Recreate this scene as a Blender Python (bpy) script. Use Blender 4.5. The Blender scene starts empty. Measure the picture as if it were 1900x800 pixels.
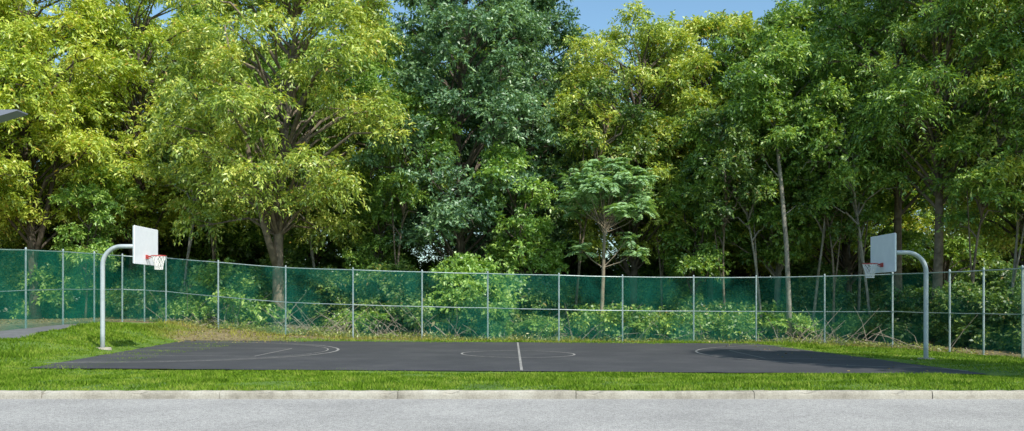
import bpy, math, random
import numpy as np
from mathutils import Vector
random.seed(5)
RS=np.random.RandomState(11)
F=1581.0; CH=1.6; HZ=562.0
scene=bpy.context.scene
COL=scene.collection

# ------------------------------------------------------------ helpers
def link(o,parent=None):
    COL.objects.link(o)
    if parent: o.parent=parent
    return o
def obj(name,me,mat=None,parent=None,loc=(0,0,0)):
    o=bpy.data.objects.new(name,me)
    if mat is not None and len(me.materials)==0: me.materials.append(mat)
    o.location=loc
    return link(o,parent)
def empty(name,loc=(0,0,0)):
    o=bpy.data.objects.new(name,None); o.location=loc; o.empty_display_size=.3
    return link(o)
def mesh_np(name,V,Fc):
    V=np.asarray(V,dtype=np.float32); Fc=np.asarray(Fc,dtype=np.int32)
    me=bpy.data.meshes.new(name)
    me.vertices.add(len(V)); me.vertices.foreach_set('co',V.ravel())
    k=Fc.shape[1]
    me.loops.add(Fc.size); me.loops.foreach_set('vertex_index',Fc.ravel())
    me.polygons.add(len(Fc)); me.polygons.foreach_set('loop_start',np.arange(0,Fc.size,k,dtype=np.int32))
    me.update(calc_edges=True)
    return me
def mesh_py(name,V,Fc,smooth=False):
    me=bpy.data.meshes.new(name); me.from_pydata([tuple(v) for v in V],[],Fc); me.update()
    if smooth: me.polygons.foreach_set('use_smooth',[True]*len(me.polygons))
    return me
def norm(a): return a/np.maximum(np.linalg.norm(a,axis=-1,keepdims=True),1e-6)
def tube(V,Fs,path,rad,sides=8,cap=True):
    path=[Vector(p) for p in path]; n=len(path); b=len(V)
    t0=(path[1]-path[0]).normalized()
    up=Vector((1,0,0)) if abs(t0.x)<.8 else Vector((0,1,0))
    nr=(up-t0*up.dot(t0)).normalized()
    for i,p in enumerate(path):
        t=(path[min(i+1,n-1)]-path[max(i-1,0)]).normalized()
        nr=(nr-t*nr.dot(t))
        nr=nr.normalized() if nr.length>1e-5 else t.orthogonal().normalized()
        bi=t.cross(nr); r=rad[i] if hasattr(rad,'__len__') else rad
        for k in range(sides):
            a=2*math.pi*k/sides
            V.append(tuple(p+nr*(math.cos(a)*r)+bi*(math.sin(a)*r)))
    for i in range(n-1):
        for k in range(sides):
            a=b+i*sides+k; c=b+i*sides+(k+1)%sides
            Fs.append((a,c,c+sides,a+sides))
    if cap:
        Fs.append(tuple(b+k for k in reversed(range(sides))))
        Fs.append(tuple(b+(n-1)*sides+k for k in range(sides)))
def box(V,Fs,lo,hi):
    b=len(V); x0,y0,z0=lo; x1,y1,z1=hi
    V+= [(x0,y0,z0),(x1,y0,z0),(x1,y1,z0),(x0,y1,z0),(x0,y0,z1),(x1,y0,z1),(x1,y1,z1),(x0,y1,z1)]
    for f in [(0,3,2,1),(4,5,6,7),(0,1,5,4),(1,2,6,5),(2,3,7,6),(3,0,4,7)]: Fs.append(tuple(b+i for i in f))

# ------------------------------------------------------------ node helpers
def mat_new(name):
    m=bpy.data.materials.new(name); m.use_nodes=True
    nt=m.node_tree; nt.nodes.clear()
    out=nt.nodes.new('ShaderNodeOutputMaterial')
    return m,nt,out
def nd(nt,t,**kw):
    n=nt.nodes.new(t)
    for k,v in kw.items(): setattr(n,k,v)
    return n
def ramp(nt,stops):
    r=nt.nodes.new('ShaderNodeValToRGB'); e=r.color_ramp.elements
    while len(e)<len(stops): e.new(.5)
    for el,(p,c) in zip(e,stops):
        el.position=p; el.color=(c[0],c[1],c[2],1) if hasattr(c,'__len__') else (c,c,c,1)
    return r
def noise(nt,scale,detail=4,rough=.55,coord='Object'):
    tc=nt.nodes.new('ShaderNodeTexCoord'); n=nt.nodes.new('ShaderNodeTexNoise')
    n.inputs['Scale'].default_value=scale; n.inputs['Detail'].default_value=detail; n.inputs['Roughness'].default_value=rough
    nt.links.new(tc.outputs[coord],n.inputs['Vector']); return n
def mixc(nt,fac,a,b,mode='MIX'):
    m=nt.nodes.new('ShaderNodeMix'); m.data_type='RGBA'; m.blend_type=mode
    for i,v in ((0,fac),(6,a),(7,b)):
        if isinstance(v,bpy.types.NodeSocket): nt.links.new(v,m.inputs[i])
        else: m.inputs[i].default_value=v if i==0 else (v[0],v[1],v[2],1)
    return m.outputs[2]
def math_n(nt,op,a,b=None,c=None):
    m=nt.nodes.new('ShaderNodeMath'); m.operation=op
    for i,v in enumerate((a,b,c)):
        if v is None: continue
        if isinstance(v,bpy.types.NodeSocket): nt.links.new(v,m.inputs[i])
        else: m.inputs[i].default_value=v
    return m.outputs[0]
def principled(nt,out,color,rough=.6,metal=0,bump=None,bstr=.3,bdist=.02):
    p=nt.nodes.new('ShaderNodeBsdfPrincipled')
    if isinstance(color,bpy.types.NodeSocket): nt.links.new(color,p.inputs['Base Color'])
    else: p.inputs['Base Color'].default_value=(*color,1)
    p.inputs['Roughness'].default_value=rough; p.inputs['Metallic'].default_value=metal
    if bump is not None:
        b=nt.nodes.new('ShaderNodeBump'); b.inputs['Strength'].default_value=bstr; b.inputs['Distance'].default_value=bdist
        nt.links.new(bump,b.inputs['Height']); nt.links.new(b.outputs[0],p.inputs['Normal'])
    nt.links.new(p.outputs[0],out.inputs[0]); return p

def leaf_mat(name,cols,accent=None,transl=.30,gloss=.05,nscale=.45,accent_amt=.0,k=1.0):
    m,nt,out=mat_new(name)
    g=nt.nodes.new('ShaderNodeNewGeometry')
    n=len(cols)
    r=ramp(nt,[(i/(n-1),tuple(min(v*k,.7) for v in c)) for i,c in enumerate(cols)])
    nz=noise(nt,nscale,3)
    a=math_n(nt,'MULTIPLY',g.outputs['Random Per Island'],.8)
    b=math_n(nt,'MULTIPLY_ADD',nz.outputs[0],1.6,-.67)
    s=math_n(nt,'ADD',a,b); nt.links.new(s,r.inputs[0])
    c=r.outputs[0]
    if accent:
        gt=math_n(nt,'GREATER_THAN',g.outputs['Random Per Island'],1-accent_amt)
        c=mixc(nt,gt,c,accent)
    d=nd(nt,'ShaderNodeBsdfDiffuse'); t=nd(nt,'ShaderNodeBsdfTranslucent'); gl=nd(nt,'ShaderNodeBsdfGlossy')
    gl.inputs['Roughness'].default_value=.45; gl.inputs['Color'].default_value=(.97,.98,.95,1)
    nt.links.new(c,d.inputs[0])
    tcx=mixc(nt,1.0,c,(1.6,1.5,.45),'MULTIPLY'); nt.links.new(tcx,t.inputs[0])
    m1=nd(nt,'ShaderNodeMixShader'); m1.inputs[0].default_value=transl
    nt.links.new(d.outputs[0],m1.inputs[1]); nt.links.new(t.outputs[0],m1.inputs[2])
    m2=nd(nt,'ShaderNodeMixShader'); m2.inputs[0].default_value=gloss
    nt.links.new(m1.outputs[0],m2.inputs[1]); nt.links.new(gl.outputs[0],m2.inputs[2])
    nt.links.new(m2.outputs[0],out.inputs[0]); return m
YG=leaf_mat('leaf_yellow_green',[(.11,.18,.03),(.24,.33,.04),(.39,.46,.06),(.58,.57,.11)],(.5,.36,.05),accent_amt=.03,k=1.35)
YG2=leaf_mat('leaf_olive',[(.08,.14,.03),(.18,.26,.045),(.31,.385,.065),(.50,.52,.12)],(.45,.32,.06),accent_amt=.02,k=1.4)
MG=leaf_mat('leaf_mid_green',[(.04,.095,.022),(.09,.18,.035),(.17,.28,.05),(.32,.42,.085)],(.35,.32,.05),accent_amt=.01,k=1.4)
DG=leaf_mat('leaf_dark_green',[(.03,.08,.04),(.06,.13,.06),(.11,.205,.09),(.21,.32,.145)],transl=.22,gloss=.07,k=1.45)
FG=leaf_mat('leaf_fresh_green',[(.06,.14,.03),(.13,.25,.05),(.22,.35,.07),(.34,.46,.11)],nscale=.8,k=1.35)
UG=leaf_mat('leaf_understory',[(.03,.075,.022),(.065,.135,.03),(.13,.22,.045),(.24,.32,.07)],(.3,.24,.07),accent_amt=.02,nscale=.7,k=1.15)
SG=leaf_mat('leaf_sumac',[(.10,.19,.10),(.18,.30,.14),(.29,.42,.20)],gloss=.07,nscale=1,k=1.45)

def bark(name,c1,c2):
    m,nt,out=mat_new(name)
    n=noise(nt,3.5,6); n.inputs['Distortion'].default_value=.6
    r=ramp(nt,[(.3,c1),(.7,c2)]); nt.links.new(n.outputs[0],r.inputs[0])
    principled(nt,out,r.outputs[0],.9,bump=n.outputs[0],bstr=.6,bdist=.05); return m
BARK=bark('bark_brown',(.045,.035,.026),(.15,.12,.09))
BARKM=bark('bark_greybrown',(.09,.07,.05),(.26,.205,.15))
BARKL=bark('bark_pale',(.15,.135,.11),(.36,.33,.27))

# ------------------------------------------------------------ terrain
FP=[(-90,458,628),(-20,461,617),(48,463,610),(117,466,603),(175,470,600),(227,474,596),(268,476,597),(308,478,600),(405,486,611),(530,496,622),(655,500,627),(783,504,630),(905,507,632),(1037,510,635),(1155,513,636),(1287,514,637),(1403,514,638),(1530,512,641),(1656,508,644),(1762,504,654),(1825,501,658),(1897,497,665),(1990,492,676),(2110,484,690)]
FH=3.05
posts=[]
for px,t,b in FP:
    s=(b-t)/FH; d=F/s
    posts.append(((px-950)/F*d, d, CH-(b-HZ)/s))
ctrl=list(posts)
ctrl+=[(x,y+9,z*1.0+.1) for x,y,z in posts[4:20:2]]
ctrl+=[(-16.5,27,.42),(-17,31,.56),(-17.5,35,.66),(-20,24,.35),(-14.3,25,.1),(-15.3,29,.28),(-15.3,33,.38),(-14,18,.0),(-13.5,21,.0),(14.5,20,-.1),(15,24,-.18),(0,18,0),(8,18,0),(-30,20,.4),(-30,35,.9),(30,30,-.3),(0,60,.3),(-30,60,1),(30,60,0)]
ctrl=np.array(ctrl)
def sst(a,b,x):
    t=np.clip((x-a)/(b-a),0,1); return t*t*(3-2*t)
def court_uv(x,y):
    yn=20.9+.5*(x+11.8)/23.8; yf=36.1+.3*(x+13.8)/24.2
    v=(y-yn)/(yf-yn); vc=np.clip(v,0,1)
    xl=-11.8-2*vc; xr=12-1.6*vc
    u=(x-xl)/(xr-xl); return u,v
def court_dist(x,y):
    u,v=court_uv(x,y)
    du=np.maximum(np.maximum(-u,u-1),0)*24; dv=np.maximum(np.maximum(-v,v-1),0)*15.2
    return np.hypot(du,dv)
def ground_z(x,y):
    x=np.asarray(x,float); y=np.asarray(y,float); sh=x.shape
    X=x.ravel(); Y=y.ravel(); num=np.zeros_like(X); den=np.full_like(X,1e-9)
    for cx,cy,cz in ctrl:
        w=1/((X-cx)**2+(Y-cy)**2+1.5)**2; num+=w*cz; den+=w
    S=num/den
    u,v=court_uv(X,Y); uc=np.clip(u,0,1); vc=np.clip(v,0,1)
    P=-(.2-.05*vc)*uc
    w=np.exp(-(court_dist(X,Y)/1.3)**2)
    z=w*P+(1-w)*S
    z*=sst(15.5,19,Y)
    z-=.06*np.exp(-((Y-19)/1.6)**2)*sst(16,18,Y)
    far=sst(80,200,np.hypot(X,Y)); z=z*(1-far)
    return z.reshape(sh)
def gz(x,y): return float(ground_z(np.array([x]),np.array([y]))[0])
pxs=np.array([p[0] for p in posts[4:]]); pys=np.array([p[1] for p in posts[4:]])
def fence_y(x): return np.interp(x,pxs,pys)
def path_right(y): return np.interp(y,[20,26,31,36.5],[-14.6,-16.0,-17.0,-18.0])
def fence_left(y): return np.interp(y,[20,30.9,32.8,35.2,37.1,39.5],[-19.3,-18.96,-18.7,-18.5,-18.2,-18.0])
def in_path(x,y): return (x<path_right(y))&(x>fence_left(y)+.1)&(y<36.6)&(y>20)
def dryness(x,y):
    d=fence_y(x)-y
    dr=sst(1.9,.2,d)
    dr=np.maximum(dr,sst(1.0,0,np.hypot((x+12.3)/3.4,(y-36.8)/1.9)-.35)*.9)
    dr=np.where(x<fence_left(y),1,dr)
    return np.clip(dr,0,1)

def axis(lo,hi,step,far):
    a=list(np.arange(lo,hi+1e-6,step)); g=step; e=hi
    while e<far: g*=1.45; e+=g; a.append(e)
    g=step; e=lo; pre=[]
    while e>-far: g*=1.45; e-=g; pre.append(e)
    return np.array(pre[::-1]+a)
xs=axis(-30,30,.4,1500)
ya=list(np.arange(15.45,60,.4)); g=.4;e=ya[-1]
while e<1800: g*=1.4; e+=g; ya.append(e)
ys=np.array([-1500,-400,-100,-30,-8,0,10,15.30]+ya)
X,Y=np.meshgrid(xs,ys)
Z=ground_z(X,Y)
inside=(court_dist(X,Y)<=0); Z=np.where(inside,Z-.04,Z)
Z=np.where(in_path(X,Y),Z-.03,Z)
Z=np.where(Y<15.4,-.3,Z); Z=np.where(Y<-7,-.13,Z)
Z=Z+(RS.rand(*Z.shape)-.5)*.03*(Y>16)*(court_dist(X,Y)>.9)
nx,ny=len(xs),len(ys)
I=np.arange(nx*ny).reshape(ny,nx)
Fc=np.stack([I[:-1,:-1],I[:-1,1:],I[1:,1:],I[1:,:-1]],-1).reshape(-1,4)
me=mesh_np('ground',np.stack([X,Y,Z],-1).reshape(-1,3),Fc)
at=me.attributes.new('dry','FLOAT','POINT')
D=dryness(X,Y); D=np.where(Y>fence_y(X),1,D); at.data.foreach_set('value',D.ravel().astype(np.float32))
me.polygons.foreach_set('use_smooth',np.ones(len(Fc),dtype=bool))
m,nt,out=mat_new('ground_grass_and_litter')
n1=noise(nt,1.2,6); r1=ramp(nt,[(.3,(.07,.14,.015)),(.55,(.12,.21,.025)),(.75,(.21,.26,.045))]); nt.links.new(n1.outputs[0],r1.inputs[0])
n2=noise(nt,9,6,.7); r2=ramp(nt,[(.3,(.07,.05,.03)),(.5,(.19,.15,.08)),(.62,(.32,.26,.12)),(.75,(.17,.2,.04))]); nt.links.new(n2.outputs[0],r2.inputs[0])
atn=nt.nodes.new('ShaderNodeAttribute'); atn.attribute_name='dry'
n3=noise(nt,2.2,5,.7); k=math_n(nt,'MULTIPLY_ADD',n3.outputs[0],1.6,-.8); k=math_n(nt,'ADD',k,atn.outputs['Fac'])
rr=ramp(nt,[(.35,0.),(.75,1.)]); nt.links.new(k,rr.inputs[0])
c=mixc(nt,rr.outputs[0],r1.outputs[0],r2.outputs[0])
n4=noise(nt,60,3,.7)
principled(nt,out,c,.95,bump=n4.outputs[0],bstr=.6,bdist=.04)
obj('ground',me,m)

# ------------------------------------------------------------ road + kerb
m,nt,out=mat_new('road_asphalt')
n1=noise(nt,.5,5,.6); n2=noise(nt,55,4,.8); v=nd(nt,'ShaderNodeTexVoronoi'); v.inputs['Scale'].default_value=38
tc=nt.nodes.new('ShaderNodeTexCoord'); nt.links.new(tc.outputs['Object'],v.inputs['Vector'])
r1=ramp(nt,[(.3,(.30,.288,.275)),(.7,(.40,.385,.365))]); nt.links.new(n1.outputs[0],r1.inputs[0])
r2=ramp(nt,[(.32,.22),(.5,.95),(.68,1.6)]); nt.links.new(n2.outputs[0],r2.inputs[0])
c=mixc(nt,1.0,r1.outputs[0],r2.outputs[0],'MULTIPLY')
n6=noise(nt,14,3,.8); r6=ramp(nt,[(.35,.76),(.65,1.15)]); nt.links.new(n6.outputs[0],r6.inputs[0]); c=mixc(nt,1.0,c,r6.outputs[0],'MULTIPLY')
r3=ramp(nt,[(.0,.45),(.4,1.12)]); nt.links.new(v.outputs['Distance'],r3.inputs[0]); c=mixc(nt,1.0,c,r3.outputs[0],'MULTIPLY')
principled(nt,out,c,.9,bump=n2.outputs[0],bstr=.6,bdist=.012)
V=[];Fs=[]
rx=np.linspace(-400,400,41); ry=[-6.0,0,5,10,15.36]
for y in ry:
    for x in rx: V.append((x,y,-.125))
for j in range(len(ry)-1):
    for i in range(40): a=j*41+i; Fs.append((a,a+1,a+42,a+41))
obj('road',mesh_py('road',V,Fs),m)

m,nt,out=mat_new('kerb_concrete')
n1=noise(nt,1.6,6,.7); r1=ramp(nt,[(.3,(.25,.225,.18)),(.5,(.41,.375,.31)),(.7,(.50,.47,.40))]); nt.links.new(n1.outputs[0],r1.inputs[0])
n2=noise(nt,40,4,.7); r2=ramp(nt,[(.3,.7),(.6,1.05)]); nt.links.new(n2.outputs[0],r2.inputs[0])
c=mixc(nt,1.0,r1.outputs[0],r2.outputs[0],'MULTIPLY')
principled(nt,out,c,.9,bump=n2.outputs[0],bstr=.5,bdist=.01)
def kerb(name,yb,sgn):
    V=[];Fs=[]; x=-120.45
    while x<120:
        L=3.2 if abs(x)<40 else 6.4
        dz=random.uniform(-.006,.006); dy=random.uniform(-.008,.008)
        n=max(2,int(L/.16)); sec=len(V)
        prof=[(0,-.3),(-.004,-.06),(.004,-.015),(.018,.004),(.035,.010),(.13,.014),(.145,.004),(.145,-.3)]
        for i in range(n+1):
            xx=x+.006+(L-.012)*i/n
            chip=.035 if random.random()<.05 else 0
            for q,(a,b) in enumerate(prof):
                j=random.uniform(-.006,.006)
                if q in(2,3,4): j-=chip
                V.append((xx,yb+sgn*(a+(chip*.6 if q==2 else 0))+dy,b+dz+(j if b>-.1 else 0)))
        k=len(prof)
        for i in range(n):
            for q in range(k-1):
                a=sec+i*k+q; Fs.append((a,a+k,a+k+1,a+1) if sgn>0 else (a,a+1,a+k+1,a+k))
        Fs.append(tuple(sec+q for q in range(k))); Fs.append(tuple(sec+n*k+q for q in reversed(range(k))))
        x+=L
    return obj(name,mesh_py(name,V,Fs),m)
kerb('kerb',15.3,1)
kerb('kerb',-5.9,-1)

# ------------------------------------------------------------ court
m,nt,out=mat_new('court_asphalt')
n1=noise(nt,.45,7,.7); r1=ramp(nt,[(.3,(.036,.036,.040)),(.5,(.049,.049,.053)),(.7,(.072,.070,.073))]); nt.links.new(n1.outputs[0],r1.inputs[0])
n2=noise(nt,70,3,.8); r2=ramp(nt,[(.3,.65),(.7,1.35)]); nt.links.new(n2.outputs[0],r2.inputs[0])
c=mixc(nt,1.0,r1.outputs[0],r2.outputs[0],'MULTIPLY')
principled(nt,out,c,.88,bump=n2.outputs[0],bstr=.4,bdist=.006)
NU,NV=72,46; V=[];Fs=[]
uu=np.linspace(0,1,NU+1)
U,Vv=np.meshgrid(uu,np.linspace(0,1,NV+1))
xl=-11.8-2*Vv; xr=12-1.6*Vv; CX=xl+(xr-xl)*U
CYn=20.9+.5*(CX+11.8)/23.8; CYf=36.1+.3*(CX+13.8)/24.2; CY=CYn+(CYf-CYn)*Vv
jit=(RS.rand(*CX.shape)-.5)*.10
CX=np.where((U==0)|(U==1),CX+jit,CX); CY=np.where((Vv==0)|(Vv==1),CY+jit,CY)
CZ=ground_z(CX,CY)+.014
I=np.arange(CX.size).reshape(CX.shape)
Fc=np.stack([I[:-1,:-1],I[:-1,1:],I[1:,1:],I[1:,:-1]],-1).reshape(-1,4)
me=mesh_np('basketball_court',np.stack([CX,CY,CZ],-1).reshape(-1,3),Fc)
court=obj('basketball_court',me,m)
m,nt,out=mat_new('court_line_paint')
n1=noise(nt,5,5,.75); r1=ramp(nt,[(.3,(.13,.125,.12)),(.6,(.36,.345,.32))]); nt.links.new(n1.outputs[0],r1.inputs[0])
principled(nt,out,r1.outputs[0],.8)
V=[];Fs=[]
def ribbon(pts,w=.055):
    pts=np.array(pts,float)
    seg=[pts[0]]
    for a,b in zip(pts[:-1],pts[1:]):
        n=max(1,int(np.linalg.norm(b-a)/.3))
        for i in range(1,n+1): seg.append(a+(b-a)*i/n)
    P=np.array(seg); T=norm(np.gradient(P,axis=0)); N=np.stack([-T[:,1],T[:,0]],-1)
    A=P+N*w/2; B=P-N*w/2; b=len(V)
    for q in (A,B):
        z=ground_z(q[:,0],q[:,1])+.021
        for (x,y),zz in zip(q,z): V.append((x,y,zz))
    n=len(P)
    for i in range(n-1): Fs.append((b+i,b+n+i,b+n+i+1,b+i+1))
def arc(cx,cy,r,a0,a1,n=48): return [(cx+r*math.cos(math.radians(a0+(a1-a0)*i/n)),cy+r*math.sin(math.radians(a0+(a1-a0)*i/n))) for i in range(n+1)]
ribbon(arc(.2,28,1.85,0,360,64),.07); ribbon([(.24,21.3),(.24,36)],.07)
ribbon([(-12.3,22.4)]+arc(-11.9,28.6,5.95,-84,84)+[(-13.3,34.5)],.085)
ribbon([(-12.0,23.0)]+arc(-11.9,28.6,5.6,-84,84),.045)
ribbon([(-7.8,25.8),(-7.8,30.2)]); ribbon([(-12.6,25.8),(-7.8,25.8)],.05); ribbon([(-13,30.2),(-7.8,30.2)],.05)
ribbon([(11.9,22.2)]+arc(12.3,29,5.9,264,96)+[(10.6,34.9)],.075)
ribbon([(7.9,26.6),(7.9,31.0)],.05); ribbon([(7.9,26.6),(11.3,26.6)],.045); ribbon([(7.9,31),(10.9,31)],.045)
obj('court_lines',mesh_py('court_lines',V,Fs),m,parent=court)

# path at left
m,nt,out=mat_new('path_asphalt')
n1=noise(nt,3,5,.7); r1=ramp(nt,[(.3,(.10,.10,.105)),(.7,(.17,.17,.175))]); nt.links.new(n1.outputs[0],r1.inputs[0])
principled(nt,out,r1.outputs[0],.9)
V=[];Fs=[]; yy=np.arange(20.2,36.6,.4)
for y in yy:
    a=fence_left(y)-.05; b=path_right(y)+.06*math.sin(y*3)
    if y>35.5: a=b+(a-b)*(1-(y-35.5)/1.6)
    for i in range(7):
        x=a+(b-a)*i/6; V.append((x,y,gz(x,y)+.02))
for j in range(len(yy)-1):
    for i in range(6): k=j*7+i; Fs.append((k,k+1,k+8,k+7))
obj('footpath',mesh_py('footpath',V,Fs,True),m)

# ------------------------------------------------------------ grass blades
def blades(N,xr,yr,hmin,hmax,keep):
    x=RS.uniform(*xr,N); y=RS.uniform(*yr,N); k=keep(x,y); x=x[k];y=y[k]
    h=RS.uniform(hmin,hmax,len(x))
    h*=.3+.7*sst(.0,1.6,court_dist(x,y)); h*=1+.5*np.sin(x*1.3+2*np.sin(y*.9))*np.sin(y*1.9+x*.4)
    return x,y,h
def keepf(x,y):
    cl=np.sin(x*2.1+np.sin(y*1.7)*2)*np.cos(y*2.6+x*.7)
    return (np.abs(x)<.64*y+1.5)&(court_dist(x,y)>.0+RS.rand(len(x))*.06-.03)&(~in_path(x,y))&(y<fence_y(x)+.6)&(RS.rand(len(x))<(1-dryness(x,y)*.75))&(x>fence_left(y)+.1)&(RS.rand(len(x))<.7+.3*cl)
sets=[blades(150000,(-15,15),(15.42,21.6),.04,.09,keepf),blades(90000,(-20,-10.5),(18,37),.05,.13,keepf),blades(60000,(9.5,20),(18,36),.04,.1,keepf),blades(45000,(-16,18),(35.3,39.5),.05,.2,keepf)]
x=np.concatenate([s[0] for s in sets]); y=np.concatenate([s[1] for s in sets]); h=np.concatenate([s[2] for s in sets])
z=ground_z(x,y)-.01; n=len(x)
a=RS.uniform(0,2*np.pi,n); w=RS.uniform(.008,.018,n)*(1+(y-15)/25); la=RS.uniform(0,2*np.pi,n); ln=h*RS.uniform(.2,1.0,n)
B1=np.stack([x-np.cos(a)*w,y-np.sin(a)*w,z],-1); B2=np.stack([x+np.cos(a)*w,y+np.sin(a)*w,z],-1)
T=np.stack([x+np.cos(la)*ln,y+np.sin(la)*ln,z+h],-1)
GV=np.stack([B1,B2,T],1).reshape(-1,3); GF=np.arange(3*n).reshape(-1,3)
me=mesh_np('lawn_grass',GV,GF)
at=me.attributes.new('dry','FLOAT','POINT'); at.data.foreach_set('value',np.repeat(dryness(x,y),3).astype(np.float32))
m,nt,out=mat_new('grass_blade')
g=nt.nodes.new('ShaderNodeNewGeometry'); nz=noise(nt,1.1,6,.75)
s=math_n(nt,'ADD',math_n(nt,'MULTIPLY',g.outputs['Random Per Island'],.5),math_n(nt,'MULTIPLY_ADD',nz.outputs[0],2.8,-1.15))
r=ramp(nt,[(0,(.065,.135,.012)),(.5,(.17,.29,.024)),(1,(.36,.42,.08))]); nt.links.new(s,r.inputs[0])
atn=nt.nodes.new('ShaderNodeAttribute'); atn.attribute_name='dry'
c=mixc(nt,math_n(nt,'MULTIPLY',atn.outputs['Fac'],.8),r.outputs[0],(.38,.32,.09))
d=nd(nt,'ShaderNodeBsdfDiffuse'); t=nd(nt,'ShaderNodeBsdfTranslucent'); nt.links.new(c,d.inputs[0]); nt.links.new(c,t.inputs[0])
mx=nd(nt,'ShaderNodeMixShader'); mx.inputs[0].default_value=.35; nt.links.new(d.outputs[0],mx.inputs[1]); nt.links.new(t.outputs[0],mx.inputs[2]); nt.links.new(mx.outputs[0],out.inputs[0])
obj('lawn_grass',me,m)

# ------------------------------------------------------------ fence
m,nt,out=mat_new('fence_galvanised')
n1=noise(nt,6,4); r1=ramp(nt,[(.3,(.28,.34,.35)),(.7,(.46,.52,.53))]); nt.links.new(n1.outputs[0],r1.inputs[0])
principled(nt,out,r1.outputs[0],.45,.25); GALV=m
fence=empty('chain_link_fence')
V=[];Fs=[]
for (x,y,z) in posts:
    tube(V,Fs,[(x,y,z-.1),(x,y,z+FH+.03)],.037,10)
    tube(V,Fs,[(x,y,z+FH+.03),(x,y,z+FH+.06),(x,y,z+FH+.09)],[.043,.037,.01],10)
obj('posts',mesh_py('posts',V,Fs),GALV,fence)
V=[];Fs=[]
for a,b in zip(posts[:-1],posts[1:]):
    for hh,rr_ in ((FH-.02,.022),(FH*.485,.018)):
        tube(V,Fs,[(a[0],a[1],a[2]+hh),((a[0]+b[0])/2,(a[1]+b[1])/2,(a[2]+b[2])/2+hh-.012),(b[0],b[1],b[2]+hh)],rr_,8)
obj('rails',mesh_py('rails',V,Fs),GALV,fence)
V=[];Fs=[];UVs=[]; L=0
for a,b in zip(posts[:-1],posts[1:]):
    l=math.hypot(b[0]-a[0],b[1]-a[1]); k=len(V)
    nx_,ny_=b[0]-a[0],b[1]-a[1]; ox,oy=ny_/l*.05,-nx_/l*.05
    V+=[(a[0]+ox,a[1]+oy,a[2]+.02),(b[0]+ox,b[1]+oy,b[2]+.02),(b[0]+ox,b[1]+oy,b[2]+FH),(a[0]+ox,a[1]+oy,a[2]+FH)]
    Fs.append((k,k+1,k+2,k+3)); UVs+=[(L,0),(L+l,0),(L+l,FH),(L,FH)]; L+=l
me=mesh_py('mesh_fabric',V,Fs); uv=me.uv_layers.new(name='UVMap')
for i,q in enumerate(UVs): uv.data[i].uv=q
m,nt,out=mat_new('fence_green_vinyl_mesh')
u=nt.nodes.new('ShaderNodeUVMap'); sx=nt.nodes.new('ShaderNodeSeparateXYZ'); nt.links.new(u.outputs[0],sx.inputs[0])
per=1/.062
A=math_n(nt,'FRACT',math_n(nt,'MULTIPLY',math_n(nt,'ADD',sx.outputs[0],sx.outputs[1]),per))
B=math_n(nt,'FRACT',math_n(nt,'MULTIPLY',math_n(nt,'SUBTRACT',math_n(nt,'ADD',sx.outputs[0],50.),sx.outputs[1]),per))
nz=nd(nt,'ShaderNodeTexNoise'); nz.inputs['Scale'].default_value=.42; nz.inputs['Detail'].default_value=2; nz.inputs['Distortion'].default_value=.8; nt.links.new(u.outputs[0],nz.inputs['Vector'])
mr=nt.nodes.new('ShaderNodeMapRange'); mr.inputs[1].default_value=.38; mr.inputs[2].default_value=.68; mr.inputs[3].default_value=.03; mr.inputs[4].default_value=.15; nt.links.new(nz.outputs[0],mr.inputs[0])
rl=nt.nodes.new('ShaderNodeMapRange'); rl.inputs[1].default_value=9.0; rl.inputs[2].default_value=11; rl.inputs[3].default_value=.11; rl.inputs[4].default_value=0; nt.links.new(sx.outputs[0],rl.inputs[0])  # wires widened in the left panels to imitate their backlit teal
th=math_n(nt,'ADD',mr.outputs[0],rl.outputs[0])
w=math_n(nt,'MAXIMUM',math_n(nt,'LESS_THAN',A,th),math_n(nt,'LESS_THAN',B,th))
p=nt.nodes.new('ShaderNodeBsdfPrincipled'); p.inputs['Base Color'].default_value=(.010,.20,.135,1); p.inputs['Roughness'].default_value=.6; p.inputs['Specular IOR Level'].default_value=.25
tr=nd(nt,'ShaderNodeBsdfTransparent'); mx=nd(nt,'ShaderNodeMixShader')
nt.links.new(w,mx.inputs[0]); nt.links.new(tr.outputs[0],mx.inputs[1]); nt.links.new(p.outputs[0],mx.inputs[2]); nt.links.new(mx.outputs[0],out.inputs[0])
obj('mesh_fabric',me,m,fence)

# ------------------------------------------------------------ basketball hoops
m,nt,out=mat_new('pole_paint'); n1=noise(nt,4,5); r1=ramp(nt,[(.3,(.40,.45,.46)),(.7,(.52,.57,.58))]); nt.links.new(n1.outputs[0],r1.inputs[0]); principled(nt,out,r1.outputs[0],.4,.1); POLE=m
m,nt,out=mat_new('board_white'); n1=noise(nt,3,5,.7); r1=ramp(nt,[(.25,(.82,.83,.86)),(.6,(.90,.91,.93))]); nt.links.new(n1.outputs[0],r1.inputs[0]); principled(nt,out,r1.outputs[0],.35); WHT=m
m,nt,out=mat_new('rim_red'); principled(nt,out,(.50,.07,.06),.4); RED=m
m,nt,out=mat_new('net_white'); principled(nt,out,(.8,.78,.74),.8); NET=m
m,nt,out=mat_new('concrete_footing'); n1=noise(nt,6,5); r1=ramp(nt,[(.3,(.28,.25,.2)),(.7,(.42,.38,.31))]); nt.links.new(n1.outputs[0],r1.inputs[0]); principled(nt,out,r1.outputs[0],.9); CONC=m
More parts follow.
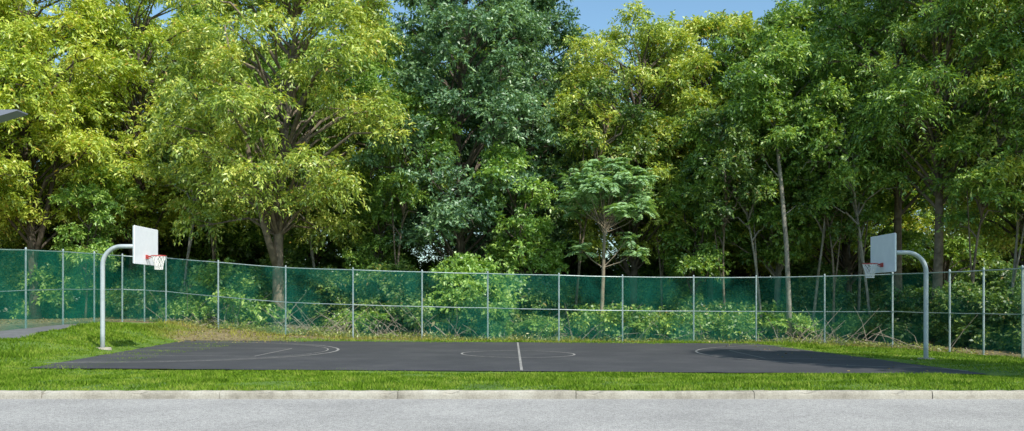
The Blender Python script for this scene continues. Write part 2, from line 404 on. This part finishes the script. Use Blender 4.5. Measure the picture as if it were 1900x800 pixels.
def hoop(name,x,y,zb,xb,z_arm,z_lo,z_hi,z_rim):
    s=1 if xb>x else -1
    E=empty(name,(x,y,zb))
    def add(n,V,Fs,mt,sm=False,bev=0):
        V=[(a-x,b-y,c-zb) for a,b,c in V]
        o=obj(n,mesh_py(n,V,Fs,sm),mt,E)
        if bev: md=o.modifiers.new('b','BEVEL'); md.width=bev; md.segments=2
        return o
    R=.62; V=[];Fs=[]
    path=[(x,y,zb-.1),(x,y,zb+.5),(x,y,z_arm-R)]
    for i in range(1,13):
        a=math.pi/2*i/12; path.append((x+s*R*(1-math.cos(a)),y,z_arm-R+R*math.sin(a)))
    path.append((xb-s*.06,y,z_arm))
    tube(V,Fs,path,.073,16); add('gooseneck_pole',V,Fs,POLE,True)
    V=[];Fs=[]; tube(V,Fs,[(x,y,zb-.1),(x,y,zb+.045)],[.30,.26],20); add('footing',V,Fs,CONC)
    V=[];Fs=[]; lo,hi=min(xb,xb-s*.03),max(xb,xb-s*.03)
    box(V,Fs,(lo,y-.91,z_lo),(hi,y+.91,z_hi)); add('backboard',V,Fs,WHT,False,.012)
    V=[];Fs=[]; b0,b1=xb-s*.033,xb-s*.063; lo,hi=min(b0,b1),max(b0,b1)
    box(V,Fs,(lo,y-.89,z_lo+.02),(hi,y-.84,z_hi-.02)); box(V,Fs,(lo,y+.84,z_lo+.02),(hi,y+.89,z_hi-.02))
    box(V,Fs,(lo,y-.835,z_lo+.02),(hi,y+.835,z_lo+.07)); box(V,Fs,(lo,y-.835,z_hi-.07),(hi,y+.835,z_hi-.02))
    box(V,Fs,(lo,y-.15,z_arm-.2),(hi,y+.15,z_arm+.2)); add('board_frame',V,Fs,POLE)
    V=[];Fs=[]
    for dy in (-.6,.6): tube(V,Fs,[(xb-s*.35,y,z_arm),(xb-s*.065,y+dy,z_arm+.25)],.02,8)
    add('struts',V,Fs,POLE)
    rc=xb+s*.40; V=[];Fs=[]
    tube(V,Fs,[(rc+.228*math.cos(a),y+.228*math.sin(a),z_rim) for a in np.linspace(0,2*math.pi,33)],.014,8,False)
    for dy in (-.09,.09): tube(V,Fs,[(xb+s*.02,y+dy,z_rim-.02),(xb+s*.2,y+dy,z_rim-.01)],.016,8)
    for dy in (-.07,.07): tube(V,Fs,[(xb+s*.02,y+dy,z_rim-.10),(xb+s*.2,y+dy*1.3,z_rim-.01)],.010,8)
    lo,hi=min(xb+s*.004,xb+s*.024),max(xb+s*.004,xb+s*.024)
    box(V,Fs,(lo,y-.09,z_rim-.10),(hi,y+.09,z_rim+.03))
    add('rim',V,Fs,RED)
    V=[];Fs=[]; nh=12; lev=[(0,.225),(.09,.20),(.18,.17),(.27,.145),(.36,.13),(.45,.125)]
    for k in range(nh):
        for sg in (1,-1):
            pts=[]
            for i,(dz,r) in enumerate(lev):
                a=2*math.pi*(k+sg*i*.5)/nh; pts.append((rc+r*math.cos(a),y+r*math.sin(a),z_rim-dz))
            tube(V,Fs,pts,.009,5,False)
    tube(V,Fs,[(rc+.125*math.cos(a),y+.125*math.sin(a),z_rim-.45) for a in np.linspace(0,2*math.pi,17)],.009,5,False)
    add('net',V,Fs,NET)
hoop('basketball_hoop',-13.5,28.1,gz(-13.5,28.1),-12.05,3.46,2.85,4.08,3.15)
hoop('basketball_hoop',13.36,27.5,-.23,11.95,3.22,2.57,3.79,2.86)

# ------------------------------------------------------------ area light at far left
E=empty('street_lamp',(-13.4,18,gz(-13.4,18)))
V=[];Fs=[]; tube(V,Fs,[(0,0,-.1),(0,0,3),(0,0,5.75)],[.09,.08,.06],12); tube(V,Fs,[(0,0,5.6),(1.2,0,5.6),(2.3,0,5.6)],.035,8)
obj('pole',mesh_py('pole',V,Fs,True),GALV,E)
m,nt,out=mat_new('lamp_housing'); principled(nt,out,(.22,.23,.28),.5,.2)
V=[(2.2,-.2,5.40),(2.2,.2,5.40),(2.2,.2,5.67),(2.2,-.2,5.67),(3.06,-.2,5.655),(3.06,.2,5.655),(3.06,.2,5.68),(3.06,-.2,5.68)]
Fs=[(0,3,2,1),(4,5,6,7),(0,1,5,4),(1,2,6,5),(2,3,7,6),(3,0,4,7)]
o=obj('lamp_head',mesh_py('lamp_head',V,Fs),m,E)

# ------------------------------------------------------------ trees
def leaf_quads(P,A,Nn,L,W):
    Sd=norm(np.cross(A,Nn)); L=L[:,None]; W=W[:,None]
    m_=P+A*L*.45+Nn*W*.12
    tip=P+A*L; tip[:,2]-=L[:,0]*.12
    return np.stack([P,m_+Sd*W*.5,tip,m_-Sd*W*.5],1).reshape(-1,3)
def sprays(rs,cent,rad,ntw,nleaf,Lf,Wf,twig,droop,flat=.7):
    ci=np.repeat(np.arange(len(cent)),ntw); n=len(ci)
    ax=rs.uniform(.65,1.35,(len(cent),3))
    d=norm(rs.normal(size=(n,3))); d[:,2]=np.where(d[:,2]<-.2,-d[:,2],d[:,2])
    rr=rad[ci]*rs.uniform(.2,1.25,n)**.75
    P=cent[ci]+d*ax[ci]*rr[:,None]*np.array([1,1,flat])
    T=norm(d+rs.normal(size=(n,3))*.6+np.array([0,0,-droop]))
    tl=twig*rs.uniform(.5,1.4,n)
    t=np.tile(np.linspace(.05,1,nleaf),n); idx=np.repeat(np.arange(n),nleaf)
    Q=P[idx]+T[idx]*(t*tl[idx])[:,None]; Q[:,2]-=(t**2)*tl[idx]*droop*.5
    N=norm(rs.normal(size=(n,3))*.6+np.array([0,0,.9])+d*.3)[idx]
    side=norm(np.cross(T[idx],N)); sg=np.where(np.arange(len(idx))%2==0,1,-1)[:,None]
    A=norm(T[idx]*.6+side*sg*.9+rs.normal(size=Q.shape)*.4+np.array([0,0,-droop*.6]))
    N=norm(N+rs.normal(size=Q.shape)*.6)
    L=Lf*rs.uniform(.55,1.35,len(Q)); W=Wf*rs.uniform(.7,1.3,len(Q))
    return leaf_quads(Q,A,N,L,W)
def prof(t,shape):
    if shape=='round': return math.sqrt(max(0.02,1-(2*t-1)**2))*.95+.05
    if shape=='wide':  return math.sin(math.pi*min(1,(t*.82+.16)))**.7
    if shape=='tall':  return (1-t)**.45*(min(1,t*3+.45))
def make_tree(name,seed,H,R,z0,nlobe=72,lr=(.8,1.6),ntw=95,nleaf=12,Lf=.22,Wf=.085,twig=.6,droop=.35,shape='wide',r0=.27,lean=.3,clear=.55):
    rs=np.random.RandomState(seed)
    nt_=12; tp=[]
    wx,wy=rs.normal(size=2)*lean
    for i in range(nt_+1):
        t=i/nt_; tp.append(np.array([wx*t*1.2+.18*math.sin(t*5+seed),wy*t+.15*math.cos(t*4+seed*2),t*H*.86-.15*(i==0)]))
    tp=np.array(tp); tr=[r0*(1-.85*(i/nt_))*(1.35 if i==0 else 1) for i in range(nt_+1)]
    V=[];Fs=[]; tube(V,Fs,tp,tr,10)
    if rs.rand()<.7:
        k=2+rs.randint(2); a=rs.uniform(0,6.28); q=[tp[k]+np.array([math.cos(a),math.sin(a),0])*(R*.5*(j/5)**.8)+np.array([0,0,j/5*(H*.6)]) for j in range(6)]
        tube(V,Fs,q,[r0*.6*(1-.8*j/5) for j in range(6)],8)
    C=[];RR=[]
    for i in range(nlobe):
        t=(i+rs.rand())/nlobe; t=t**.95
        a=i*2.399+rs.normal()*.5; pr=R*prof(t,shape); q=rs.uniform(.25,1)**.6*rs.uniform(.85,1.12)
        r=rs.uniform(*lr)*(1-.25*t)
        zz=z0+(H-z0)*t+rs.normal()*.4
        cx=np.interp(zz/H/.86,np.linspace(0,1,nt_+1),tp[:,0]); cy=np.interp(zz/H/.86,np.linspace(0,1,nt_+1),tp[:,1])
        c=np.array([cx+math.cos(a)*pr*q,cy+math.sin(a)*pr*q,zz-q*pr*.12]); C.append(c);RR.append(r)
        hd=math.hypot(c[0]-cx,c[1]-cy); zs=max(z0*clear,min(c[2]-.6*hd-.4,H*.8))
        ks=np.clip(zs/(H*.86),0,1)
        s=np.array([np.interp(ks,np.linspace(0,1,nt_+1),tp[:,j]) for j in range(3)])
        m1=s+(c-s)*.35+np.array([0,0,.18*hd])+rs.normal(size=3)*.15; m2=s+(c-s)*.7+np.array([0,0,.15*hd])+rs.normal(size=3)*.2
        rb=.03+.010*hd
        tube(V,Fs,[s,m1,m2,c],[rb*1.25,rb,rb*.65,rb*.3],5,False)
        for _ in range(3):
            e=c+norm(rs.normal(size=3))*r*.85; tube(V,Fs,[m2+(c-m2)*.5,c*.5+e*.5+rs.normal(size=3)*.1,e],[rb*.4,rb*.28,.008],4,False)
    wood=mesh_py(name+'_wood',V,Fs,True)
    C=np.array(C);RR=np.array(RR)
    LV=sprays(rs,C,RR,ntw,nleaf,Lf,Wf,twig,droop)
    cr=mesh_np(name+'_crown',LV,np.arange(len(LV)).reshape(-1,4))
    cr.materials.append(MG); wood.materials.append(BARK)
    return wood,cr
T_ash =make_tree('ash',3,19,6.6,5.6,nlobe=110,lr=(.55,1.3),ntw=72,Lf=.23,Wf=.08,twig=.7,droop=.6,shape='wide',r0=.32,clear=.8)
T_ash2=make_tree('ash_b',8,18,5.0,5.0,nlobe=88,lr=(.55,1.35),ntw=66,Lf=.21,Wf=.08,twig=.65,droop=.45,shape='round',r0=.24)
T_oak =make_tree('oak',21,21,5.4,4.6,nlobe=110,lr=(.6,1.3),ntw=70,Lf=.21,Wf=.095,twig=.5,droop=.2,shape='tall',r0=.28)
T_map =make_tree('maple',33,17,4.6,4.2,nlobe=84,lr=(.55,1.3),ntw=70,Lf=.2,Wf=.10,twig=.5,droop=.25,shape='round',r0=.2)
T_wal =make_tree('walnut',47,20,5.5,8.6,nlobe=78,lr=(.55,1.35),ntw=74,Lf=.21,Wf=.07,twig=.8,droop=.5,shape='wide',r0=.26)
T_sap =make_tree('sapling',55,8.5,2.1,2.2,nlobe=26,lr=(.4,.9),ntw=60,nleaf=10,Lf=.19,Wf=.09,twig=.4,droop=.3,shape='round',r0=.07,lean=.5)
SAPB=make_tree('sapling_b',56,12,2.0,6.0,nlobe=20,lr=(.5,.9),ntw=60,nleaf=10,Lf=.19,Wf=.09,twig=.45,droop=.4,shape='round',r0=.08,lean=1.2)

def place(name,T,px,d,lm,s=1.0,rot=0,sz=1.0,bk=None,parent=None,x=None):
    x=(px-950)/F*d if x is None else x
    w=bpy.data.objects.new(name,T[0]); w.location=(x,d,gz(x,d)); w.rotation_euler=(0,0,rot); w.scale=(s,s,s*sz)
    link(w,parent)
    c=bpy.data.objects.new('crown',T[1]); link(c,w)
    c.material_slots[0].link='OBJECT'; c.material_slots[0].material=lm
    if bk: w.material_slots[0].link='OBJECT'; w.material_slots[0].material=bk
    return w
place('ash_tree',T_ash,518,42.2,YG2,1.0,.6,1,BARKM)
place('ash_tree',T_ash2,60,46,YG,1.12,2.2)
place('ash_tree',T_ash2,250,50,YG,1.1,4.0)
place('ash_tree',T_ash,-130,43,YG,1.0,1.2)
place('oak_tree',T_oak,858,45,DG,1.04,.4)
place('oak_tree',T_oak,985,49,DG,.98,2.9)
place('walnut_tree',T_ash2,1175,47,YG2,1.0,5.1,.95)
place('walnut_tree',T_map,1310,49,YG2,1.06,.7,.99)
place('maple_tree',T_map,1440,46,MG,1.0,2.0,1.02,BARKL)
place('walnut_tree',T_wal,1672,43.5,MG,1.0,1.3,1,BARKM)
place('walnut_tree',T_wal,1728,39.6,MG,1.0,3.6,1,BARKM)
place('maple_tree',T_oak,1570,48,MG,1.02,5.4)
place('walnut_tree',T_ash2,1915,38.5,YG2,.92,.3)
place('walnut_tree',T_wal,2080,36,MG,1.0,2.6)
place('shade_tree',T_oak,0,16.2,MG,.9,1.0,1.0,None,None,x=18.3)
W=empty('background_woods')
rr=random.Random(4)
def back(d,px0,px1,step,hs):
    px=px0
    while px<px1:
        T=rr.choice([T_ash2,T_oak,T_map,T_wal]); s=hs*rr.uniform(.9,1.1)
        q=px+rr.uniform(-25,25)
        if 1000<q<1500:
            T=rr.choice([T_ash2,T_map]); s=(.9 if d<60 else 1.02)
        place('tree',T,q,d+rr.uniform(-2.5,2.5),rr.choice([MG,YG2,MG,FG,YG]),s,rr.uniform(0,6.28),1,None,W)
        px+=step
back(55,-250,2200,165,.98)
back(66,-300,2250,165,1.08)

# understory
def make_bush(name,seed,H,R,nl,ntw=60,Lf=.17,Wf=.10):
    rs=np.random.RandomState(seed); C=[];RR=[];V=[];Fs=[]
    for i in range(nl):
        a=rs.uniform(0,6.28); q=rs.uniform(0,1)**.6; t=rs.rand()
        c=np.array([math.cos(a)*R*q,math.sin(a)*R*q,.25+t*(H-.5)*(1-.5*q*q)]); C.append(c); RR.append(rs.uniform(.25,.6))
        b=np.array([c[0]*.2,c[1]*.2,-.1]); tube(V,Fs,[b,(b+c)/2+rs.normal(size=3)*.12,c],[.025,.018,.008],4,False)
    LV=sprays(rs,np.array(C),np.array(RR),ntw,8,Lf,Wf,.35,.25)
    w=mesh_py(name+'_w',V,Fs); c=mesh_np(name+'_c',LV,np.arange(len(LV)).reshape(-1,4)); w.materials.append(BARK); c.materials.append(UG)
    return w,c
B1=make_bush('bush_a',1,2.6,1.7,24); B2=make_bush('bush_b',2,3.9,1.9,34); B3=make_bush('bush_c',3,1.3,1.5,15)
US=empty('understory_shrubs')
for d,px0,px1,st,opts,lms in ((41.6,330,1640,130,[B3,B3,B1],[UG,MG,FG]),(44.2,260,1740,120,[B1,B2,B3],[UG,UG,MG]),(48.5,-150,2050,90,[B2,B1],[UG,UG,MG]),(59,-250,2200,100,[B2],[UG])):
    px=px0
    while px<px1:
        q=px+rr.uniform(-35,35); dd=d+rr.uniform(-1.1,1.1)
        if not(d<46 and 480<q<555):
            T=rr.choice(opts); place('shrub',T,q,dd,rr.choice(lms),rr.uniform(.7,1.3)*(1.8 if d>50 else 1),rr.uniform(0,6.28),1,None,US)
        px+=st*rr.uniform(.7,1.4)
for px,d in ((1790,36.5),(1850,35),(1930,33),(1690,40),(1860,38),(2000,31)):
    place('shrub',rr.choice([B1,B2,B3]),px,d,UG,rr.uniform(.8,1.0),rr.uniform(0,6),1,None,US)
place('vine_shrub',B2,872,40.9,FG,1.1,1.0,1.1)
place('young_tree',T_sap,985,44,FG,1.05,.5)
place('young_tree',T_sap,1275,44.5,MG,1.0,2.5)
place('young_tree',T_sap,690,45,MG,.9,4.0)
place('young_tree',T_sap,150,46,FG,.9,3.2)
for i,(px,d,lm,s) in enumerate(((1420,42.5,MG,1),(1350,43.5,UG,.95),(1500,43,MG,1.05),(1545,41.6,UG,.9),(1625,41,MG,1.0),(1800,38.2,MG,.95),(1860,37.5,UG,1.0),(1230,45,MG,1.0),(600,46,UG,1.0),(735,44.5,MG,1),(330,45,YG2,1.0),(400,47,UG,1.1),(-10,42,YG,1.0),(1060,45,UG,1.1),(1590,44.5,MG,1.1))):
    place('young_tree',SAPB,px,d,lm,s,i*1.7,1,BARKM if i%2 else BARKL)

# slim pale trunk at right of centre
V=[];Fs=[]
d=41.2; pts=[]
for px,py in ((1464,618),(1462,560),(1457,460),(1450,360),(1444,280),(1438,210),(1440,140)):
    pts.append(((px-950)/F*d,d+.2*math.sin(py*.01),CH+(HZ-py)/F*d))
tube(V,Fs,pts,[.15,.125,.11,.10,.085,.07,.04],10)
for i,(px,py,dx,dz) in enumerate(((1447,330,-1.0,1.4),(1444,290,1.1,1.3),(1440,240,-.9,1.5),(1439,215,.8,1.6),(1452,400,.7,.5))):
    s=Vector(((px-950)/F*d,d,CH+(HZ-py)/F*d)); tube(V,Fs,[s,s+Vector((dx*.5,.1,dz*.4)),s+Vector((dx,.1,dz))],[.045,.03,.012],6,False)
slim=obj('slim_tree',mesh_py('slim_tree',V,Fs,True),BARKL)
rs=np.random.RandomState(77)
C=np.array([(pts[5][0]+rs.normal()*1.3,d+rs.normal()*1.0,11.5+rs.normal()*1.2) for _ in range(22)])
LV=sprays(rs,C,rs.uniform(.5,1.0,22),80,11,.2,.08,.5,.4); me=mesh_np('crown',LV,np.arange(len(LV)).reshape(-1,4)); obj('crown',me,MG,slim)

# sumac with pinnate fronds and seed heads
def fronds(rs,base,dirs,Lfr,npair,ll,lw,dr=.45):
    out=[]
    for b,dv in zip(base,dirs):
        L=Lfr*rs.uniform(.75,1.2); dv=np.array(dv)/np.linalg.norm(dv)
        t=np.linspace(.12,1,npair); P=b+dv*(t*L)[:,None]; P[:,2]-=(t**2)*L*dr
        up=np.array([0,0,1.]); sd=np.cross(dv,up); sd/=max(np.linalg.norm(sd),1e-3)
        for sg in (1,-1):
            A=norm(np.tile(sd*sg*.95+dv*.35+np.array([0,0,-.3]),(npair,1))+rs.normal(size=(npair,3))*.12)
            N=norm(np.tile(up+dv*.5,(npair,1))+rs.normal(size=(npair,3))*.25)
            k=np.sin(np.pi*np.clip(t*.85+.1,0,1))**.5
            out.append(leaf_quads(P,A,N,ll*k,lw*k))
    return np.concatenate(out)
rs=np.random.RandomState(9)
d=40.6; V=[];Fs=[]; pts=[]
for px,py in ((1113,636),(1116,590),(1119,520),(1121,450),(1124,395)): pts.append(np.array([(px-950)/F*d,d,CH+(HZ-py)/F*d]))
tube(V,Fs,pts,[.115,.10,.085,.075,.05],10)
tips=[]
NT=50
for i in range(NT):
    a=i*2.4+rs.normal()*.3; rad=2.25*math.sqrt((i+.5)/NT)*rs.uniform(.8,1.08); s=pts[3]+(pts[4]-pts[3])*rs.uniform(.2,1)
    e=np.array([pts[4][0]+math.cos(a)*rad+.1,d+math.sin(a)*rad*.85,8.3-.33*rad*rad+rs.normal()*.2-rs.choice([0,.6,1.3])*(rad>.5)])
    tube(V,Fs,[s,s+(e-s)*.5+np.array([0,0,-.15]),e],[.026,.018,.01],6,False); tips.append(e)
for e in ((-.8,.9),(.9,1.4),(1.2,.7)):
    s=pts[2]+np.array([0,0,.6]); q=s+np.array([e[0]*1.3,0,e[1]]); tube(V,Fs,[s,(s+q)/2+np.array([0,0,-.1]),q],[.03,.022,.012],6,False); tips.append(q)
sumac=obj('sumac_tree',mesh_py('sumac_tree',V,Fs,True),bark('bark_sumac',(.16,.125,.09),(.32,.27,.19)))
bb=[];dd=[]
for e in tips:
    for k in range(17):
        a=rs.uniform(0,6.28); bb.append(e+rs.normal(size=3)*.12); dd.append((math.cos(a),math.sin(a),rs.uniform(-.35,1.1)))
LV=fronds(rs,bb,dd,.62,9,.27,.11); obj('fronds',mesh_np('fronds',LV,np.arange(len(LV)).reshape(-1,4)),SG,sumac)
V=[];Fs=[]
for e in tips[:NT]:
    if rs.rand()<.4:
        for q in range(30):
            p0=e+np.array([rs.normal()*.11,rs.normal()*.10-.2,rs.rand()*.3]); tube(V,Fs,[p0,p0+np.array([0,0,.045]),p0+np.array([0.01,0,.08])],[.01,.04,.01],5)
m,nt,out=mat_new('seed_head_buff'); principled(nt,out,(.50,.50,.20),.8); obj('seed_heads',mesh_py('seed_heads',V,Fs),m,sumac)
def seedling(px,d,h,n=26,L=1.0):
    x=(px-950)/F*d; z=gz(x,d); V=[];Fs=[]; tube(V,Fs,[(x,d,z-.1),(x+.05,d,z+h*.5),(x,d,z+h)],[.03,.025,.015],6)
    o=obj('ailanthus_sapling',mesh_py('stem',V,Fs),BARKL)
    bb=[];dd=[]
    for k in range(n):
        a=rs.uniform(0,6.28); bb.append(np.array([x,d,z+h*rs.uniform(.75,1)])); dd.append((math.cos(a),math.sin(a),rs.uniform(0,.9)))
    LV=fronds(rs,bb,dd,L,11,.26,.085); obj('fronds',mesh_np('fronds',LV,np.arange(len(LV)).reshape(-1,4)),FG,o)
seedling(832,39.9,2.1); seedling(1180,40.2,.9,14,.7); seedling(985,39.9,.8,14,.7); seedling(700,39.9,1.0,14,.7); seedling(1440,40.4,1.0,14,.7)

# weeds, dead twigs and litter along the fence
WEED=leaf_mat('weed_leaf',[(.12,.19,.03),(.25,.31,.06),(.42,.38,.13)])
N=16000; x=RS.uniform(-17,17,N); y=fence_y(x)+RS.uniform(-.25,3.2,N); h=RS.uniform(.08,.6,N)**1.2*(.5+.5*np.sin(x*2.3)*np.sin(x*.9+1)); h=np.maximum(h,.04); z=ground_z(x,y)
P=np.stack([x,y,z+h*RS.rand(N)],-1); A=norm(RS.normal(size=(N,3))+np.array([0,0,.4])); Nn=norm(RS.normal(size=(N,3))+np.array([0,-.3,.8]))
LV=leaf_quads(P,A,Nn,RS.uniform(.08,.2,N),RS.uniform(.03,.08,N)); obj('weeds',mesh_np('weeds',LV,np.arange(len(LV)).reshape(-1,4)),WEED)
V=[];Fs=[]
for i in range(520):
    x=random.uniform(-17,17); y=float(fence_y(x))+random.uniform(.3,4); z=gz(x,y); a=random.uniform(0,6.28); l=random.uniform(.4,1.8); e=random.uniform(.0,1.1)
    p=Vector((x,y,z+.02)); q=p+Vector((math.cos(a)*l,math.sin(a)*l*.6,l*e)); mm=(p+q)/2+Vector((random.uniform(-.1,.1),0,random.uniform(0,.15)))
    tube(V,Fs,[p,mm,q],[.016,.012,.006],4,False)
obj('dead_twigs',mesh_py('dead_twigs',V,Fs),bark('dead_wood',(.20,.15,.11),(.45,.38,.30)))
N=26000; x=RS.uniform(-28,24,N); y=RS.uniform(22,56,N); k=(y>fence_y(x)-.6*RS.rand(N))|((x>8)&(x<15)&(RS.rand(N)<.06))|((x<-8.5)&(x>-16)&(y>34)&(RS.rand(N)<.5)); k&=(np.abs(x)<.66*y); x=x[k];y=y[k]; n=len(x)
z=ground_z(x,y)+.025
P=np.stack([x,y,z],-1); A=norm(RS.normal(size=(n,3))*np.array([1,1,.15])); Nn=norm(RS.normal(size=(n,3))*.3+np.array([0,0,1]))
LV=leaf_quads(P,A,Nn,RS.uniform(.06,.13,n),RS.uniform(.04,.08,n)); obj('fallen_leaves',mesh_np('fallen_leaves',LV,np.arange(len(LV)).reshape(-1,4)),leaf_mat('leaf_litter',[(.14,.09,.04),(.28,.19,.09),(.42,.32,.12),(.5,.42,.15)],transl=.15))

# ------------------------------------------------------------ light, sky, camera
el=math.radians(47); S=Vector((.60,-.80,0)).normalized()*math.cos(el); S.z=math.sin(el)
L=bpy.data.lights.new('sun','SUN'); L.energy=5.0; L.angle=math.radians(.5); L.color=(1,.955,.87)
so=bpy.data.objects.new('sun',L); so.rotation_euler=S.to_track_quat('Z','Y').to_euler(); so.location=(20,-20,40); link(so)
w=bpy.data.worlds.new('World'); scene.world=w; w.use_nodes=True; nt=w.node_tree
sky=nt.nodes.new('ShaderNodeTexSky'); sky.sky_type='NISHITA'; sky.sun_disc=False; sky.sun_elevation=el; sky.sun_rotation=math.atan2(S.x,S.y)
sky.dust_density=1.3; sky.ozone_density=1.0
tint=nt.nodes.new('ShaderNodeMix'); tint.data_type='RGBA'; tint.blend_type='MULTIPLY'; tint.clamp_result=False; tint.inputs[0].default_value=1; tint.inputs[7].default_value=(1.15,1.4,1.4,1)
nt.links.new(sky.outputs[0],tint.inputs[6])
bg=nt.nodes['Background']; nt.links.new(tint.outputs[2],bg.inputs[0]); bg.inputs[1].default_value=.14
cam=bpy.data.cameras.new('camera'); cam.sensor_width=36; cam.lens=F/1900*36; cam.shift_y=(HZ-400)/1900; cam.clip_end=4000
co=bpy.data.objects.new('camera',cam); co.location=(0,0,CH); co.rotation_euler=(math.pi/2,0,0); link(co); scene.camera=co
scene.view_settings.view_transform='Standard'; scene.view_settings.look='None'; scene.view_settings.exposure=0
